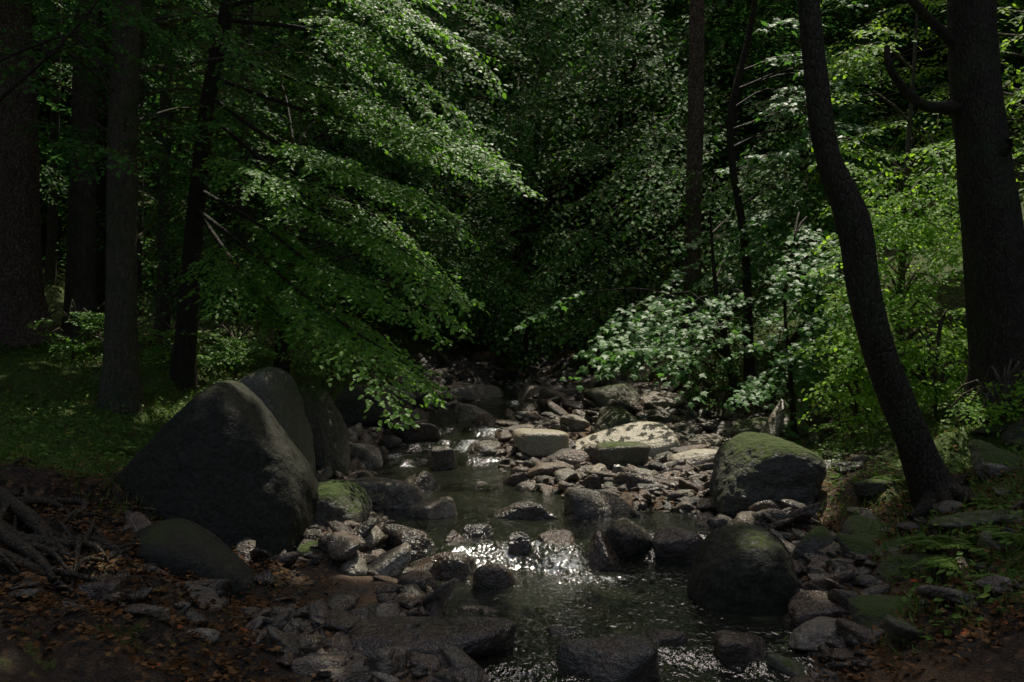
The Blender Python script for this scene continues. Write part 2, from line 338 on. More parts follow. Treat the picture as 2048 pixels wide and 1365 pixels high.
small={'w':[],'g':[],'m':[],'b':[]}
for mt,mn in ((R_WET,'w'),(R_STONE,'g'),(R_MOSS,'m'),(R_LICH,'b')):
    for q in range(12):
        V,Fc=rock_verts(300+q,4,[8,20,14][q%3],9,.06)
        small[mn].append(mk_mesh('rock',V,Fc,3,mt))
cnt=0; tries=0
while cnt<222 and tries<40000:
    tries+=1
    zone=rng.random(); bank=False
    y=5+ (rng.random()**.95)*16
    xl=np.interp(y,YS,XL); xr=np.interp(y,YS,XR); xb=np.interp(y,YS,XB)
    if zone<.12: y=rng.uniform(4.9,6.4); x=rng.uniform(-2.5,-.6)
    elif zone<.26: y=rng.uniform(4.9,9); xb=np.interp(y,YS,XB); x=xb+rng.uniform(-.4,2.2); bank=True
    else: x=rng.uniform(max(xl-1.2,-.58*y),min(xb+.7,.58*y))
    xl=np.interp(y,YS,XL); xr=np.interp(y,YS,XR)
    if (xl+.3<x<xr-.2) and 5.5<y<7.3 and x>-.3 and rng.random()<.95: continue
    if (xl+.3<x<xr-.1) and 9<y<12.2 and rng.random()<.8: continue
    if xl-1.2<x<xl-.2 and 6.2<y<7.2 and rng.random()<.85: continue
    q=rng.uniform(.05,.12)*(1+1.0*(rng.random()<.25))*(1+.035*y)*(.85 if y<7 else 1)
    if any((x-a)**2+(y-b)**2<((.74 if y<8 else .6)*(q+r))**2 for a,b,r in occ): continue
    occ.append((x,y,q))
    dry = (x>xr) and y>8.5 and not bank
    me=small[rng.choice(['m','m','b']) if bank else (rng.choice(['g','g','w']) if dry else rng.choice(['w','w','w','w','g']))][rng.integers(12)]
    z=H1(x,y)
    o=link('rock',me,(x,y,z+q*.1),category='rock',group='rocks in the stream bed',
      label='mossy stone half buried in the bank' if bank else 'pale grey brown stone on the gravel bar' if dry else 'wet dark brown stone in the stream bed')
    o.scale=(q*rng.uniform(.9,1.8),q*rng.uniform(.7,1.1),q*rng.uniform(.4,.9))
    o.rotation_euler=(rng.normal()*.25,rng.normal()*.25,rng.uniform(0,6.28)); cnt+=1
VV=[];FF=[];n=0
N=17000; yy=5+rng.random(N)**1.1*17; xl=np.interp(yy,YS,XL); xb=np.interp(yy,YS,XB)
wide=rng.random(N)<.15
xx=np.where(wide&(yy<8),rng.uniform(-3.2,4.2,N),xl-1.0+rng.random(N)*(xb-xl+1.2)); zz=hgt(xx,yy); keep=~((zz<wl(xx,yy)-.1)&(rng.random(N)<np.where((yy>7.6)&(yy<9),.5,np.where(yy>14,.6,.97))))
keep&=~((xx>-2.3)&(xx<-.9)&(yy>6.0)&(yy<7.2)&(rng.random(N)<.93))
keep&=fb2(xx*1.6,yy*1.6,3,4.)>-.36
pv2=[rock_verts(500+q,2,24,10,.06) for q in range(16)]; pv3=[rock_verts(500+q,3,16,10,.07) for q in range(16)]
for x,y,z in zip(xx[keep],yy[keep],zz[keep]):
    q=rng.uniform(.01,.04)*(1+.06*y)*(1+2.0*(rng.random()**5)); a=rng.uniform(0,6.28); ca,sa=math.cos(a),math.sin(a)
    v,f=(pv3 if (q>.045 and y<11) else pv2)[rng.integers(16)]
    v=v*np.array([q*rng.uniform(1,2.0),q*rng.uniform(.7,1),q*rng.uniform(.3,.85)])
    tl=rng.normal()*.35; v[:,2]=v[:,2]+v[:,0]*tl
    v=np.stack([v[:,0]*ca-v[:,1]*sa+x,v[:,0]*sa+v[:,1]*ca+y,v[:,2]+z+q*.15],1)
    VV.append(v);FF.append(f+n);n+=len(v)
link('gravel',mk_mesh('gravel',np.vstack(VV),np.vstack(FF),3,rock_mat('gravel_stone',[(0,(.04,.035,.025)),(.3,(.13,.078,.046)),(.6,(.11,.095,.068)),(.8,(.09,.056,.034)),(1,(.24,.21,.155))],.03,.32),True),kind='stuff',label='loose gravel and pebbles along the stream bed',category='gravel')
# ------------------------------------------------------------ tubes & leaves
def catmull(P,step):
    P=np.asarray(P,float)
    if len(P)<3: 
        n=max(2,int(np.linalg.norm(P[-1]-P[0])/step)); t=np.linspace(0,1,n)[:,None]; return P[0]+(P[-1]-P[0])*t, t[:,0]*(len(P)-1)
    Q=np.vstack([2*P[0]-P[1],P,2*P[-1]-P[-2]]); out=[];ts=[]
    for i in range(1,len(Q)-2):
        n=max(2,int(np.linalg.norm(Q[i+1]-Q[i])/step)); t=np.linspace(0,1,n,endpoint=False)[:,None]
        a,b,c,d=Q[i-1:i+3]
        out.append(.5*(2*b+(c-a)*t+(2*a-5*b+4*c-d)*t**2+(3*b-a-3*c+d)*t**3)); ts.append(t[:,0]+i-1)
    out.append(P[-1:]); ts.append(np.array([len(P)-1.])); return np.vstack(out),np.concatenate(ts)
class Wood:
    def __init__(s): s.V=[];s.L=[];s.n=0
    def tube(s,P,R,seg=10,step=.1,rough=0.,flare=None):
        C,ts=catmull(P,step); R=np.interp(ts,np.arange(len(P)),R)
        T=np.gradient(C,axis=0); T/=np.linalg.norm(T,axis=1,keepdims=True)+1e-9
        ref=np.array([0.03,1,.02]) if abs(T[:,1]).mean()<.8 else np.array([1,0,.1])
        A=np.cross(T,ref); A/=np.linalg.norm(A,axis=1,keepdims=True)+1e-9; Bv=np.cross(T,A)
        th=np.linspace(0,2*np.pi,seg,endpoint=False)
        dirs=A[:,None]*np.cos(th)[None,:,None]+Bv[:,None]*np.sin(th)[None,:,None]
        rr=R[:,None]*np.ones(seg)[None]
        if rough>0:
            pts=C[:,None]+dirs*.3
            rr=rr*(1+rough*fbm(pts*np.array([3,3,1.3])+7,4)*1.2)
        if flare is not None:
            h0=C[:,2]-C[0,2]; f=np.exp(-np.maximum(h0,0)/flare[1])
            lob=.5+.5*np.cos(th*flare[2]+flare[3])**2
            rr=rr*(1+flare[0]*f[:,None]*lob[None])
        V=C[:,None]+dirs*rr[...,None]; m=len(C)
        i=(np.arange(m-1)[:,None]*seg+np.arange(seg)[None]); j=(np.arange(m-1)[:,None]*seg+(np.arange(seg)[None]+1)%seg)
        s.V.append(V.reshape(-1,3)); s.L.append(np.stack([i,j,j+seg,i+seg],-1).reshape(-1,4)+s.n); s.n+=m*seg
    def mesh(s,name,mat,base): return mk_mesh(name,np.vstack(s.V)-base,np.vstack(s.L),4,mat)
T_Q=np.array([[0,0,0],[.5,-.32,.05],[1,0,-.06],[.5,.32,.05]])
T_H=np.array([[0,0,0],[.28,-.29,.05],[.68,-.26,.04],[1,0,-.08],[.68,.26,.04],[.28,.29,.05]])
T_M=np.array([[0,0,0],[.1,-.42,0],[.32,-.3,.03],[.5,-.56,-.03],[.62,-.2,.03],[1.05,0,-.08],[.62,.2,.03],[.5,.56,-.03],[.32,.3,.03],[.1,.42,0]])
class Leaves:
    def __init__(s): s.c=[];s.a=[];s.n=[];s.s=[]
    def add(s,c,a,n,sz): s.c.append(c);s.a.append(a);s.n.append(n);s.s.append(sz)
    def mesh(s,name,mat,T,base):
        c=np.vstack(s.c)-base;a=np.vstack(s.a);nn=np.vstack(s.n);sz=np.concatenate(s.s)
        a=a/(np.linalg.norm(a,axis=1,keepdims=True)+1e-9)
        b=np.cross(nn,a); b/=np.linalg.norm(b,axis=1,keepdims=True)+1e-9; nn=np.cross(a,b)
        V=c[:,None]+sz[:,None,None]*(T[None,:,0:1]*a[:,None]+T[None,:,1:2]*b[:,None]+T[None,:,2:3]*nn[:,None])
        k=len(T); return mk_mesh(name,V.reshape(-1,3),np.arange(len(c)*k),k,mat,False)
LEAN=np.array([0,-.6,0])
def spray(L,P,tw,ls,sp=.055,nodes=.1,droop=.25,wood=None,r0=.008,twood=False,nj=.28):
    P=np.asarray(P,float); C,_=catmull(P,nodes); n=len(C)
    if n<3: return
    T=np.gradient(C,axis=0); T/=np.linalg.norm(T,axis=1,keepdims=True)+1e-9
    up=np.array([0,0,1.]); sd=np.cross(T,up); sd/=np.linalg.norm(sd,axis=1,keepdims=True)+1e-6
    t=np.linspace(0,1,n); tl=tw*np.clip(.35+1.1*np.sin(np.pi*np.clip(t*.85+.12,0,1)),.1,1.3)*rng.uniform(.6,1.2,n)
    J=max(2,int(tw*1.4/sp)); j=np.arange(J)*sp
    sg=np.array([-1.,1.])
    D=T[:,None]*rng.uniform(.5,.95,(n,2,1))+sd[:,None]*sg[None,:,None]*rng.uniform(.5,1,(n,2,1))+rng.normal(0,.12,(n,2,3))
    D/=np.linalg.norm(D,axis=2,keepdims=True)
    pos=C[:,None,None]+D[:,:,None]*j[None,None,:,None]+np.array([0,0,-1.])*(droop*j**2/max(tw,.1))[None,None,:,None]
    mask=(j[None,None]<tl[:,None,None])&(rng.random((n,2,J))<.92)
    perp=np.cross(D,up)
    alt=np.where(np.arange(J)%2==0,1.,-1.)
    ax=D[:,:,None]*.75+perp[:,:,None]*alt[None,None,:,None]*.7+rng.normal(0,.22,pos.shape)+np.array([0,0,-.3])
    nm=up+LEAN+rng.normal(0,nj,pos.shape)
    sz=ls*rng.uniform(.65,1.2,pos.shape[:3])
    pos=pos+rng.normal(0,.012,pos.shape)
    L.add(pos[mask],ax[mask],nm[mask],sz[mask])
    if wood is not None:
        wood.tube(P,np.linspace(r0,r0*.3,len(P)),4,.25)
        if twood:
            for q in range(1,n,2):
                for b in (0,1):
                    e=tl[q]*.9; p0=C[q]; p1=p0+D[q,b]*e*.5-up*droop*.25*e; p2=p0+D[q,b]*e-up*droop*e*e/max(tw,.1)
                    wood.tube([p0,p1,p2],[.0035,.0025,.0012],3,.2)
def tree(name,label,trunk,radii,bark,crown_fn=None,leafmat=None,T=T_Q,limbs=(),flare=None,seg=20,rough=.06,group=None,cat='tree'):
    P=[S(*q) for q in trunk]; P[0][2]=H1(P[0][0],P[0][1])-.12
    base=np.array([P[0][0],P[0][1],P[0][2]+.12])
    W=Wood(); W.tube(P,radii,seg,.1,rough,flare or (.55,.35,3,1.))
    for lp,lr in limbs:
        W.tube([S(*q) for q in lp],np.linspace(lr[0],lr[1],len(lp)),8,.08,.08)
    Lv=Leaves()
    if crown_fn: crown_fn(Lv,W,P)
    e=bpy.data.objects.new(name,None); e.location=base; COL.objects.link(e); e['label']=label; e['category']=cat
    e['group']=group or 'trees along the stream'; e.empty_display_size=.3
    link('trunk',W.mesh('trunk',bark,base),parent=e)
    if Lv.c: link('crown',Lv.mesh('crown',leafmat,T,base),parent=e)
    return e
def mass(boxes,link_p=.35):
    def fn(L,W,P):
        C,_=catmull(P,.3)
        for (x0,x1,y0,y1,d0,d1,n,ln,dv,tw,ls,sp) in boxes:
            for _ in range(n):
                d=rng.uniform(d0,d1); c=S(rng.uniform(x0,x1),rng.uniform(y0,y1),d)
                v=np.array(dv,float)+rng.normal(0,.35,3)*np.array([1,1,.4]); v/=np.linalg.norm(v)
                if ingap(c,.9)[0]: continue
                l=ln*rng.uniform(.6,1.3)
                if c[2]-.3<H1(c[0],c[1]): c[2]=H1(c[0],c[1])+.35
                p0=c-v*l*.5
                pts=[p0+v*l*q+np.array([0,0,-.28*l*q*q]) for q in (0,.33,.66,1)]
                spray(L,pts,tw,ls,sp,max(.1,sp*1.8),wood=W,r0=.005+.003*l)
                if rng.random()<link_p:
                    k=np.argmin(np.abs(C[:,2]-(p0[2]-.35*np.linalg.norm(p0[:2]-C[0,:2])*.6)))
                    q=C[k]; mid=(q+p0)/2+np.array([0,0,.25])
                    W.tube([q,mid,p0],[.022,.014,.008],5,.25,.05)
    return fn
def crownA(L,W,P):
    fans=[[(455,10,13.3),(640,-20,12.6),(800,20,11.8),(930,90,11.3),(990,170,11)],
          [(455,40,13.3),(620,60,12.4),(760,120,11.6),(870,190,11.),(940,280,10.6)],
          [(440,160,13.4),(620,225,12.6),(780,275,11.8),(930,300,11.),(1065,385,10.4)],
          [(430,200,13.4),(560,290,12.4),(700,350,11.4),(830,390,10.7),(925,465,10.2)],
          [(405,300,13.6),(520,360,12.5),(640,430,11.5),(790,490,10.6),(938,605,10.)],
          [(400,380,13.8),(520,450,12.4),(640,540,11.2),(770,600,10.3),(880,680,9.9)],
          [(395,420,13.8),(510,510,12.4),(620,600,11.2),(720,670,10.2),(800,720,9.8),(875,780,9.5)],
          [(400,430,13.8),(480,540,13),(560,620,12.4),(640,680,12),(690,730,11.8)],
          [(430,240,13.4),(540,330,12.9),(660,390,12.4),(760,440,12.),(840,530,11.6)],
          [(420,100,13.4),(560,150,12.9),(700,190,12.4),(820,250,12.),(900,330,11.6)]]
    for i,f in enumerate(fans):
        f=[S(*q) for q in f]
        W.tube(f,np.linspace(.035,.006,len(f)),7,.1,.05)
        spray(L,f[1:],.46,.074,.052,.085,wood=W,r0=.01,twood=True,droop=.2)
        C=catmull(f,.1)[0]
        for q in range(5):
            s0=rng.uniform(.2,.72); s1=min(1,s0+rng.uniform(.2,.36))
            dx=rng.normal(0,.9); dr=abs(rng.normal(0,.14)); pts=[]
            for tt in np.linspace(s0,s1,4):
                w_=(tt-s0)/.3
                pts.append(C[int(tt*(len(C)-1))]+np.array([.1*rng.normal(),dx*(tt-s0+.25)*1.6,rng.normal(0,.03)])+np.array([0,0,.05*abs(dx)-.1*w_**2-dr*w_]))
            spray(L,pts,.38,.072,.052,.085,wood=W,r0=.008,twood=(q%2==0),droop=.22)
tree('beech_tree','slender dark beech tree with sunlit branches arching over the stream',[(365,660,14),(385,500,14),(405,300,13.7),(420,180,13.5),(450,40,13.3),(480,-160,13)],[.17,.14,.12,.11,.1,.08],WETBARK,crownA,BEECH,T_H)
tree('spruce_tree','thick spruce tree with reddish scaly bark and flared base',[(55,735,17),(42,600,17),(38,300,17),(28,0,17),(20,-300,17)],[.43,.36,.33,.31,.28],SPRUCE,None,flare=(.9,.5,5,.4),seg=32,rough=.05)
tree('beech_tree','straight mossy trunk rising from the grassy bank',[(243,835,12.3),(243,600,12.3),(245,300,12.3),(255,0,12.3),(262,-300,12.3)],[.225,.2,.19,.18,.16],BARK,
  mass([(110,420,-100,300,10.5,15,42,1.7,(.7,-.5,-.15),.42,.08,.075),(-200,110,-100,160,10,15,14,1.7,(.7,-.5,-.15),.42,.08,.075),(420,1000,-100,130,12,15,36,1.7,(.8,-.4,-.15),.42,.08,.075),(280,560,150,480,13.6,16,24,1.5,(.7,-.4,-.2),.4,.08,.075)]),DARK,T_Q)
tree('beech_tree','grey trunk in the shade of the wood',[(160,700,18),(165,400,18),(172,100,18),(180,-200,18)],[.3,.25,.23,.2],BARK,
  mass([(90,500,-50,620,18.5,23,60,2.,(.5,-.5,-.2),.5,.11,.11)]),DARK,T_Q)
tree('beech_tree','thin grey trunk in the wood',[(325,700,19),(328,450,19),(335,0,19),(340,-100,19)],[.14,.12,.11,.1],BARK,
  mass([(300,750,0,560,17,21,70,2.,(.7,-.5,-.2),.5,.11,.11)]),DARK,T_Q)
tree('beech_tree','dark thin trunk beside a thicker tree',[(198,680,20),(200,450,20),(203,100,20),(210,-200,20)],[.2,.18,.15,.12],WETBARK)
tree('beech_tree','slim dark trunk near the boulders',[(562,715,15.5),(568,560,15.5),(575,400,15.5),(590,300,15.5)],[.13,.1,.08,.03],WETBARK,
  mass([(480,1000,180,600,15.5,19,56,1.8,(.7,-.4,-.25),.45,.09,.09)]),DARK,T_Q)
for (px,r,d) in [(100,.14,24),(270,.16,24),(480,.2,25),(-60,.25,15),(-200,.3,19)]:
    tree('beech_tree','shaded tree trunk in the dark wood',[(px,680,d),(px+6,400,d),(px+14,50,d),(px+16,-250,d)],[r,r*.85,r*.8,r*.7],BARK,group='shaded trunks of the wood',seg=12)
for (px,tx,r,d,bx) in [(1052,1078,.1,22,[(720,1120,-60,300,18,24,100,2.2,(-.1,-.7,-.25),.55,.15,.135),(800,1100,300,600,19,24,50,2,(-.1,-.7,-.25),.5,.14,.125)]),
                    (1210,1240,.1,25,[(1000,1420,-60,330,19,25,125,2.3,(-.3,-.7,-.25),.55,.15,.135)]),
                    (900,880,.1,26,[(560,1000,380,660,21,26,70,2.2,(.2,-.7,-.25),.5,.14,.125)]),
                    (1480,1470,.12,21,[(1120,1560,300,640,17,22,100,1.9,(-.6,-.5,-.25),.5,.13,.115)]),
                    (1625,1610,.2,18,[(1450,1720,180,600,15,18,60,1.8,(-.5,-.5,-.2),.45,.12,.105)]),
                    (1150,1160,.1,26,[(1000,1300,420,660,20,25,50,1.8,(-.2,-.7,-.2),.5,.14,.125)])]:
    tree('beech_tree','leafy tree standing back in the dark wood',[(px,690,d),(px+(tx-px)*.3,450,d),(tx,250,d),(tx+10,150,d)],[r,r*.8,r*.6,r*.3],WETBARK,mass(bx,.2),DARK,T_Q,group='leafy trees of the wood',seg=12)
tree('pine_tree','straight reddish brown trunk half hidden by leaves',[(1383,660,18),(1386,450,18),(1392,200,18),(1396,-120,18)],[.18,.165,.155,.13],SPRUCE)
tree('maple_tree','maple with pale glossy leaves in layered sprays',[(1500,700,15.5),(1490,500,15.5),(1460,260,15.4),(1500,60,15.3),(1540,-200,15)],[.08,.07,.06,.05,.03],WETBARK,
  mass([(1230,1560,-60,270,12.5,16,110,1.5,(-.8,-.4,-.12),.42,.14,.11),(1180,1420,150,300,12.5,14.5,28,1.3,(-.9,-.3,-.15),.38,.14,.11),(1480,1720,-60,280,12.5,16,55,1.4,(-.4,-.5,-.12),.4,.14,.11),(1180,1560,280,500,13.5,16,70,1.4,(-.7,-.4,-.15),.4,.135,.11)]),MAPLE,T_M)
tree('maple_tree','low maple with branches spreading over the rocks',[(1480,790,14.5),(1450,680,14.5),(1430,560,14.5),(1420,420,14.5)],[.06,.05,.035,.015],WETBARK,
  mass([(1080,1420,600,700,12.5,15,28,1.3,(-.9,-.35,-.15),.34,.12,.105),(1130,1480,450,620,13.5,16.5,46,1.3,(-.8,-.4,-.15),.36,.125,.105)],.5),MAPLE,T_M)
tree('maple_sapling','young maple bush on the gravelly bank',[(1590,860,12.6),(1580,740,12.6),(1570,600,12.6),(1590,470,12.6)],[.04,.03,.02,.01],WETBARK,
  mass([(1450,1690,450,640,11.5,13.5,42,.9,(-.5,-.5,-.1),.3,.1,.085),(1480,1690,630,800,11.5,13.5,22,.8,(-.4,-.6,-.1),.26,.09,.08)],.6),MAPLE,T_M)
tree('beech_sapling','bright yellow green young beech in the sun',[(1800,860,11.6),(1800,650,11.6),(1810,400,11.7),(1830,100,11.9),(1840,-80,12)],[.06,.05,.04,.02,.01],BARK,
  mass([(1680,1930,20,450,10.6,13.5,115,.95,(-.3,-.5,-.05),.3,.077,.062),(1660,1930,420,780,10.3,13,84,.9,(-.3,-.5,-.05),.3,.075,.062)],.4),YOUNG,T_H)
tree('beech_tree','leafy beech behind the big trunk',[(2100,760,13),(2090,500,13),(2080,200,13),(2080,-200,13)],[.15,.13,.11,.08],BARK,
  mass([(1920,2250,-80,420,11,15,60,1.3,(-.6,-.4,-.1),.38,.08,.075),(1650,2000,-80,420,13.5,16,95,1.4,(-.5,-.5,-.1),.4,.085,.08),(1930,2200,420,800,11,14,40,1.1,(-.5,-.5,-.1),.34,.08,.075)],.3),YOUNG,T_Q)
tree('leaning_tree','leaning curved dark trunk growing from the mossy bank',[(1893,1050,7.5),(1858,960,7.5),(1815,850,7.5),(1765,720,7.5),(1728,580,7.5),(1705,440,7.5),(1655,310,7.5),(1632,150,7.5),(1615,-20,7.5),(1600,-250,7.5)],[.19,.15,.135,.13,.13,.14,.1,.092,.085,.08],WETBARK,None,
  limbs=[([(1880,980,7.4),(1925,990,7.2),(1965,1020,7.0),(2000,1040,6.9)],(.09,.035)),([(1870,990,7.4),(1850,1015,7.15),(1820,1035,7.0)],(.09,.02)),([(1895,980,7.5),(1930,960,7.7),(1990,965,7.9)],(.09,.02)),([(1885,985,7.3),(1900,1020,7.1),(1930,1050,6.85)],(.08,.02))],flare=(.7,.2,4,.6),seg=28,rough=.1)
tree('beech_tree','massive dark trunk with an upturned hooked branch',[(2012,860,9.4),(2005,700,9.4),(1987,500,9.4),(1966,330,9.4),(1952,200,9.4),(1945,60,9.4),(1940,-200,9.4)],[.34,.31,.29,.255,.235,.225,.21],WETBARK,None,
  limbs=[([(1950,225,9.4),(1900,215,9.3),(1850,212,9.2),(1805,175,9.1),(1778,130,9.0),(1774,92,9.0)],(.075,.028)),
         ([(1930,110,9.4),(1880,60,9.3),(1840,20,9.2),(1800,-30,9.1)],(.06,.04)),
         ([(2000,300,9.2),(2020,285,9.1)],(.1,.05))],flare=(.5,.4,4,.2),seg=32,rough=.12)
def bare(pts,r,label):
    W=Wood(); Q=[S(*q) for q in pts]; W.tube(Q,np.linspace(r,r*.25,len(Q)),7,.08,.08)
    for _ in range(7):
        k=rng.integers(0,len(Q)-1); p=Q[k]+(Q[k+1]-Q[k])*rng.random(); v=(Q[k+1]-Q[k]); v/=np.linalg.norm(v); v=v*.6+rng.normal(0,.5,3)
        W.tube([p,p+v*.25,p+v*.5+rng.normal(0,.08,3)],[r*.35,r*.25,r*.08],5,.1)
    b=Q[0]; link('bare_branch',W.mesh('bare_branch',WETBARK,b),tuple(b),label=label,category='branch',group='bare dead branches')
bare([(-60,250,9),(30,170,9),(120,90,9.1),(230,-40,9.2)],.03,'dark bare branch reaching up across the leaves')
bare([(-60,150,9.5),(60,95,9.4),(150,75,9.3),(220,150,9.3)],.02,'thin dark bare twig beside the spruce')
bare([(700,690,12),(740,560,12.2),(860,620,12),(900,650,12)],.012,'thin bare twig hanging under the leaves')
ROOT=bark_mat('root_bark',(.03,.023,.015),(.085,.065,.042),1.,.3,.6,.7,.3,1)
for pts,r in [([(-60,1060,6.6),(60,1090,6.3),(150,1140,6.1),(210,1200,6.0),(270,1230,5.9)],.06),([(-40,1150,6),(60,1165,5.9),(130,1230,5.8),(200,1290,5.6)],.06),([(-60,1230,5.6),(40,1290,5.5),(110,1340,5.4)],.06),([(-60,1040,7),(50,1045,6.9),(130,1040,6.8),(160,1080,6.6)],.04),([(100,1130,6.1),(190,1150,6.0),(250,1130,6.1)],.035),([(0,1100,6.4),(80,1060,6.6),(170,1075,6.5)],.035),([(30,1200,5.8),(110,1190,5.9),(180,1230,5.8),(230,1225,5.7)],.035),([(-40,1100,6.2),(20,1180,5.8),(60,1250,5.5),(90,1330,5.2)],.05)]:
    Q=[S(*q) for q in pts]
    for q in Q: q[:2]+=rng.normal(0,.06,2); q[2]=H1(q[0],q[1])+r*.9+rng.uniform(0,.09)
    Q[-1][2]-=.08
    W=Wood(); W.tube(Q,np.linspace(r,r*.4,len(Q)),8,.06,.3); b=Q[0]
    for _ in range(5):
        k=rng.integers(0,len(Q)-1); p=Q[k]*.5+Q[k+1]*.5; v=rng.normal(0,1,3)*np.array([1,1,0]); v/=np.linalg.norm(v)
        e=p+v*.5; e[2]=H1(e[0],e[1])+.01; W.tube([p,(p+e)/2+np.array([0,0,.05])+rng.normal(0,.04,3),e],[r*.5,r*.35,r*.15],6,.06,.3)
    link('tree_root',W.mesh('tree_root',ROOT,b),tuple(b),label='gnarled exposed root crossing the leaf littered bank',category='root',group='exposed roots on the bank')
def shrub(name,label,x0,x1,y0,y1,d0,d1,n,ls,mat,T=T_Q,sp=.055,tw=.22):
    bx=[(x0,x1,y0,y1,d0,d1,n,.6,(.1,-.5,.15),tw,ls*1.15,sp)]
    cx=(x0+x1)/2;d=(d0+d1)/2
    tree(name,label,[(cx,y1,d),(cx+4,(y0+y1)/2,d),(cx+8,y0,d)],[.02,.015,.008],BARK,mass(bx,.6),mat,T,flare=(.1,.1,3,0),seg=8,group='shrubs of the undergrowth',cat='shrub')
shrub('beech_shrub','low leafy beech shrub on the grassy bank',290,420,640,720,14,16,20,.065,BEECH)
shrub('beech_shrub','low leafy beech shrub on the grassy bank',400,540,650,730,14,16,20,.065,BEECH)
shrub('beech_shrub','small shrub beneath the spruce',80,210,620,690,14.5,16,16,.065,BEECH)
shrub('beech_shrub','dark leafy shrub above the boulders',600,720,690,740,14,16,12,.055,BEECH)
shrub('beech_shrub','bright leafy shrub at the bank top',1660,1760,690,850,10.2,11.5,22,.055,YOUNG)
shrub('beech_shrub','leafy shrub behind the leaning tree',1800,1940,640,800,9.8,10.8,28,.055,YOUNG)
shrub('beech_shrub','green shrub beside the big trunk',1930,2080,740,840,8.2,9,22,.045,YOUNG)
shrub('beech_shrub','dim leafy shrub over the gravel bar',1360,1490,690,800,14,15.5,22,.06,DARK)
shrub('beech_shrub','dark leafy shrub beside the stream',1220,1340,690,740,17,18.5,14,.07,DARK)
def fern(px,py,d,n,ln,label):
    b=S(px,py,d); b[2]=H1(b[0],b[1])
    L=Leaves()
    for k in range(n):
        a=rng.uniform(0,6.28); v=np.array([math.cos(a),math.sin(a),0]); l=ln*rng.uniform(.7,1.1)
        t=np.linspace(.12,1,26); C=b+v*(l*t)[:,None]+np.array([0,0,1])*(l*(.75*t-.75*t*t*1.05))[:,None]
        sd=np.cross(v,[0,0,1])
        for sg in (-1,1):
            L.add(C,np.tile(sd*sg+v*.35,(26,1))+rng.normal(0,.06,(26,3)),np.tile([0,0,1.],(26,1))+rng.normal(0,.1,(26,3)),l*.34*np.sin(np.pi*np.clip(t*.85+.15,0,1))*1.0)
    me=L.mesh('fern',HERB,np.array([[0,0,0],[.4,-.09,0],[1,0,-.1],[.4,.09,0]]),b)
    link('fern',me,tuple(b),label=label,category='fern',group='ferns on the bank')
for a in [(1960,1180,6.0,12,.4),(1900,1150,6.3,11,.36),(2030,1170,6,11,.38),(1930,1210,5.8,11,.32),(2020,1290,5.3,9,.26),(1570,740,13,9,.5),(1680,880,10.5,8,.4),(1990,1090,6.8,8,.3),(1790,1010,8.2,7,.25),(230,900,9.5,7,.28),(120,960,8.5,7,.28),(930,720,17,7,.4)]:
    fern(*a,'green fern growing on the mossy bank')
def scatter(n,xr,yr,cond):
    x=rng.uniform(*xr,n); y=rng.uniform(*yr,n); xl=np.interp(y,YS,XL); xb=np.interp(y,YS,XB)
    k=cond(x,y,xl,xb); x=x[k];y=y[k]; return x,y,hgt(x,y)
x,y,z=scatter(80000,(-12,9),(4.8,19),lambda x,y,xl,xb:(((x<xl-1.3)&(y>8))|(x>xb+.3))&(fb2(x*1.3,y*1.3,3)>-.08))
n=len(x); L=Leaves(); L.add(np.stack([x,y,z+rng.uniform(.02,.2,n)*(rng.random(n)**1.2)],1),rng.normal(0,1,(n,3))*np.array([1,1,.35]),np.array([0,-.3,1.])+rng.normal(0,.35,(n,3)),rng.uniform(.03,.075,n))
link('undergrowth',L.mesh('undergrowth',HERB,T_Q,np.zeros(3)),kind='stuff',label='low leafy herbs covering the banks',category='undergrowth')
x,y,z=scatter(90000,(-10,7),(4.8,17),lambda x,y,xl,xb:(((x<xl-1.0)&(y>7.2))|(x>xb+.2))&(fb2(x*1.1+5,y*1.1,3)>-.12))
n=len(x); L=Leaves(); L.add(np.stack([x,y,z-.01],1),rng.normal(0,.45,(n,3))+np.array([0,0,1.]),rng.normal(0,1,(n,3)),rng.uniform(.06,.16,n))
link('grass',L.mesh('grass',HERB,np.array([[0,-.035,0],[.55,-.03,.03],[1,0,.16],[.55,.03,.03]]),np.zeros(3)),kind='stuff',label='thin woodland grass on the banks',category='grass')
x,y,z=scatter(70000,(-12,9),(4.5,20),lambda x,y,xl,xb:((x<xl-.5)|(x>xb-2.2))&((rng.random(len(x))<.55)|(y<8)))
x2,y2,z2=scatter(16000,(-3.6,4.2),(4.6,8),lambda x,y,xl,xb:((x<xl-.9)|(x>xb-.2)))
x=np.append(x,x2);y=np.append(y,y2);z=np.append(z,z2)
n=len(x); L=Leaves(); L.add(np.stack([x,y,z+.012+rng.uniform(0,.03,n)],1),rng.normal(0,1,(n,3))*np.array([1,1,.2]),np.array([0,0,1.])+rng.normal(0,.35,(n,3)),rng.uniform(.03,.06,n))
link('fallen_leaves',L.mesh('fallen_leaves',LITTER,T_Q,np.zeros(3)),kind='stuff',label='brown fallen beech leaves on the ground',category='leaf litter')
L=Leaves()
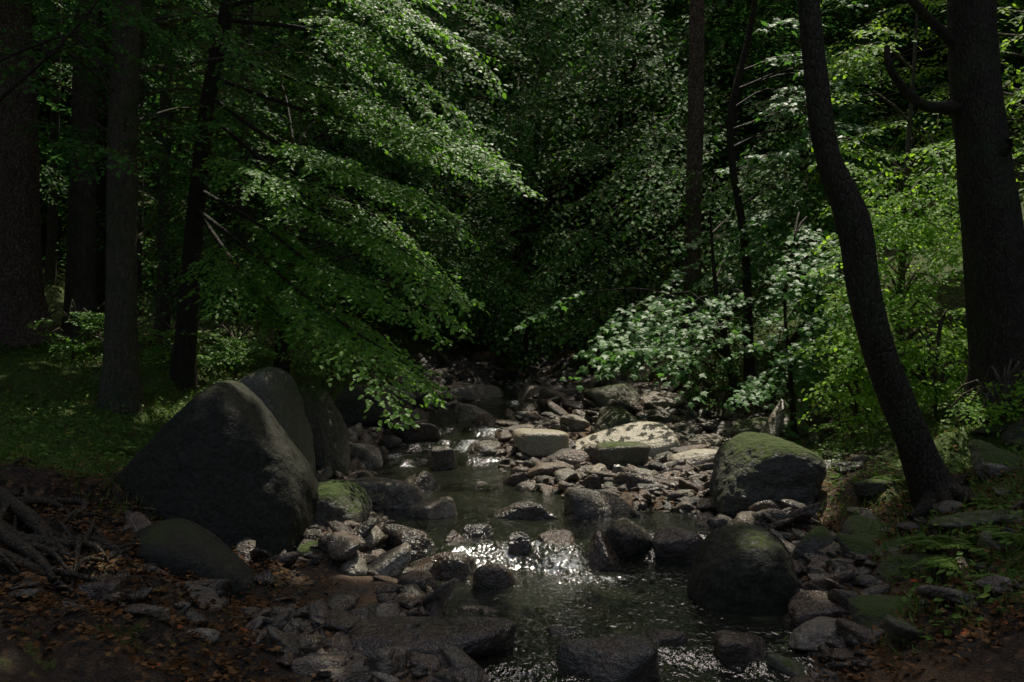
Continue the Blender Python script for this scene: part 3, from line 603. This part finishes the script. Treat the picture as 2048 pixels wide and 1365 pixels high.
for _ in range(1650):
    side=rng.random()
    if side<.5: x=rng.uniform(-19,19); y=rng.uniform(26.,34)
    elif side<.78: x=rng.uniform(-7,10); y=rng.uniform(27.,35)
    elif side<.89: x=rng.uniform(-24,-13); y=rng.uniform(12,30)
    else: x=rng.uniform(9.5,22); y=rng.uniform(14,30)
    zg=H1(x,y); z=zg+rng.uniform(.3,9)
    if side<.5: z=rng.uniform(max(zg,1.5),max(16.5,zg+2))
    elif side<.78: z=rng.uniform(8,17)
    c=np.array([x,y,z]); v=np.array([rng.normal(),-1.+rng.normal()*.6,0]); v/=np.linalg.norm(v); l=rng.uniform(2,3.5)
    spray(L,[c,c+v*l*.4,c+v*l*.75+np.array([0,0,-.3]),c+v*l+np.array([0,0,-.8])],.8,.24,.21,.3)
link('distant_wood',L.mesh('distant_wood',FARL,T_Q,np.zeros(3)),kind='stuff',label='dark leafy wood covering the hillside',category='wood')
# ------------------------------------------------------------ canopy & light
Nn=52000  # added leaves above the view that block the sun, gaps cut for lit spots
x=rng.uniform(-18,20,Nn); y=rng.uniform(7.5,40,Nn)
zc=np.maximum(11.,3.8+.42*y)+rng.random(Nn)*3.0
pt=np.stack([x,y,zc],1)
gxp=pt-(zc/s[2])[:,None]*s
thin=sm(13.5,18,gxp[:,1])
keep=rng.random(Nn)<(1-.56*thin)
keep&=~((thin>.5)&(fbm(np.stack([gxp[:,0]*.45,gxp[:,1]*.45,gxp[:,1]*0],-1),2)>.13))
for g,r in GAPS:
    v=pt-g; d=v-(v@s)[:,None]*s; dist=np.linalg.norm(d,axis=1)
    keep&=~((dist<r*(1.1+.5*fbm(pt*.9,2))+.3)&(rng.random(Nn)<.99))
pt=pt[keep]; n=len(pt)
L=Leaves(); L.add(pt,rng.normal(0,1,(n,3))*np.array([1,1,.3]),s+rng.normal(0,.3,(n,3)),rng.uniform(.45,.8,n))
Nb=5000; a=rng.uniform(math.pi*1.02,math.pi*1.98,Nb); r=rng.uniform(11,18,Nb); pb=np.stack([r*np.cos(a),r*np.sin(a),rng.uniform(0,7,Nb)],1)  # added leaf ring behind the camera, keeps light off the front faces
L.add(pb,rng.normal(0,1,(Nb,3))*np.array([1,1,.4]),np.array([0,0,1.])+rng.normal(0,.8,(Nb,3)),rng.uniform(.5,.9,Nb))
link('shade_canopy',L.mesh('shade_canopy',FARL,T_Q,np.zeros(3)),kind='stuff',label='unseen leaf cover added overhead and behind to block light, with sun gaps',category='shade_canopy')
el=math.asin(s[2]); az=math.atan2(s[0],s[1])
sl=bpy.data.lights.new('sun','SUN'); sl.energy=5; sl.angle=math.radians(.6); sl.color=(1,.94,.80)
so=bpy.data.objects.new('sun',sl); so.rotation_euler=Vector(s).to_track_quat('Z','Y').to_euler(); COL.objects.link(so)
w=bpy.data.worlds.new('World'); scene.world=w; w.use_nodes=True; nt=w.node_tree
sk=nt.nodes.new('ShaderNodeTexSky'); sk.sky_type='NISHITA'; sk.sun_disc=False; sk.sun_elevation=el; sk.sun_rotation=az
sk.dust_density=5; sk.ozone_density=.3; sk.air_density=.8
nt.links.new(sk.outputs[0],nt.nodes['Background'].inputs[0]); nt.nodes['Background'].inputs[1].default_value=.15
cam=bpy.data.cameras.new('camera'); cam.sensor_width=36; cam.lens=F/2048*36; cam.clip_end=400; cam.clip_start=.05
co=bpy.data.objects.new('camera',cam); co.location=(0,0,CAMZ); co.rotation_euler=(math.pi/2,0,0); COL.objects.link(co); scene.camera=co
scene.view_settings.view_transform='Standard'; scene.view_settings.look='None'; scene.view_settings.exposure=0
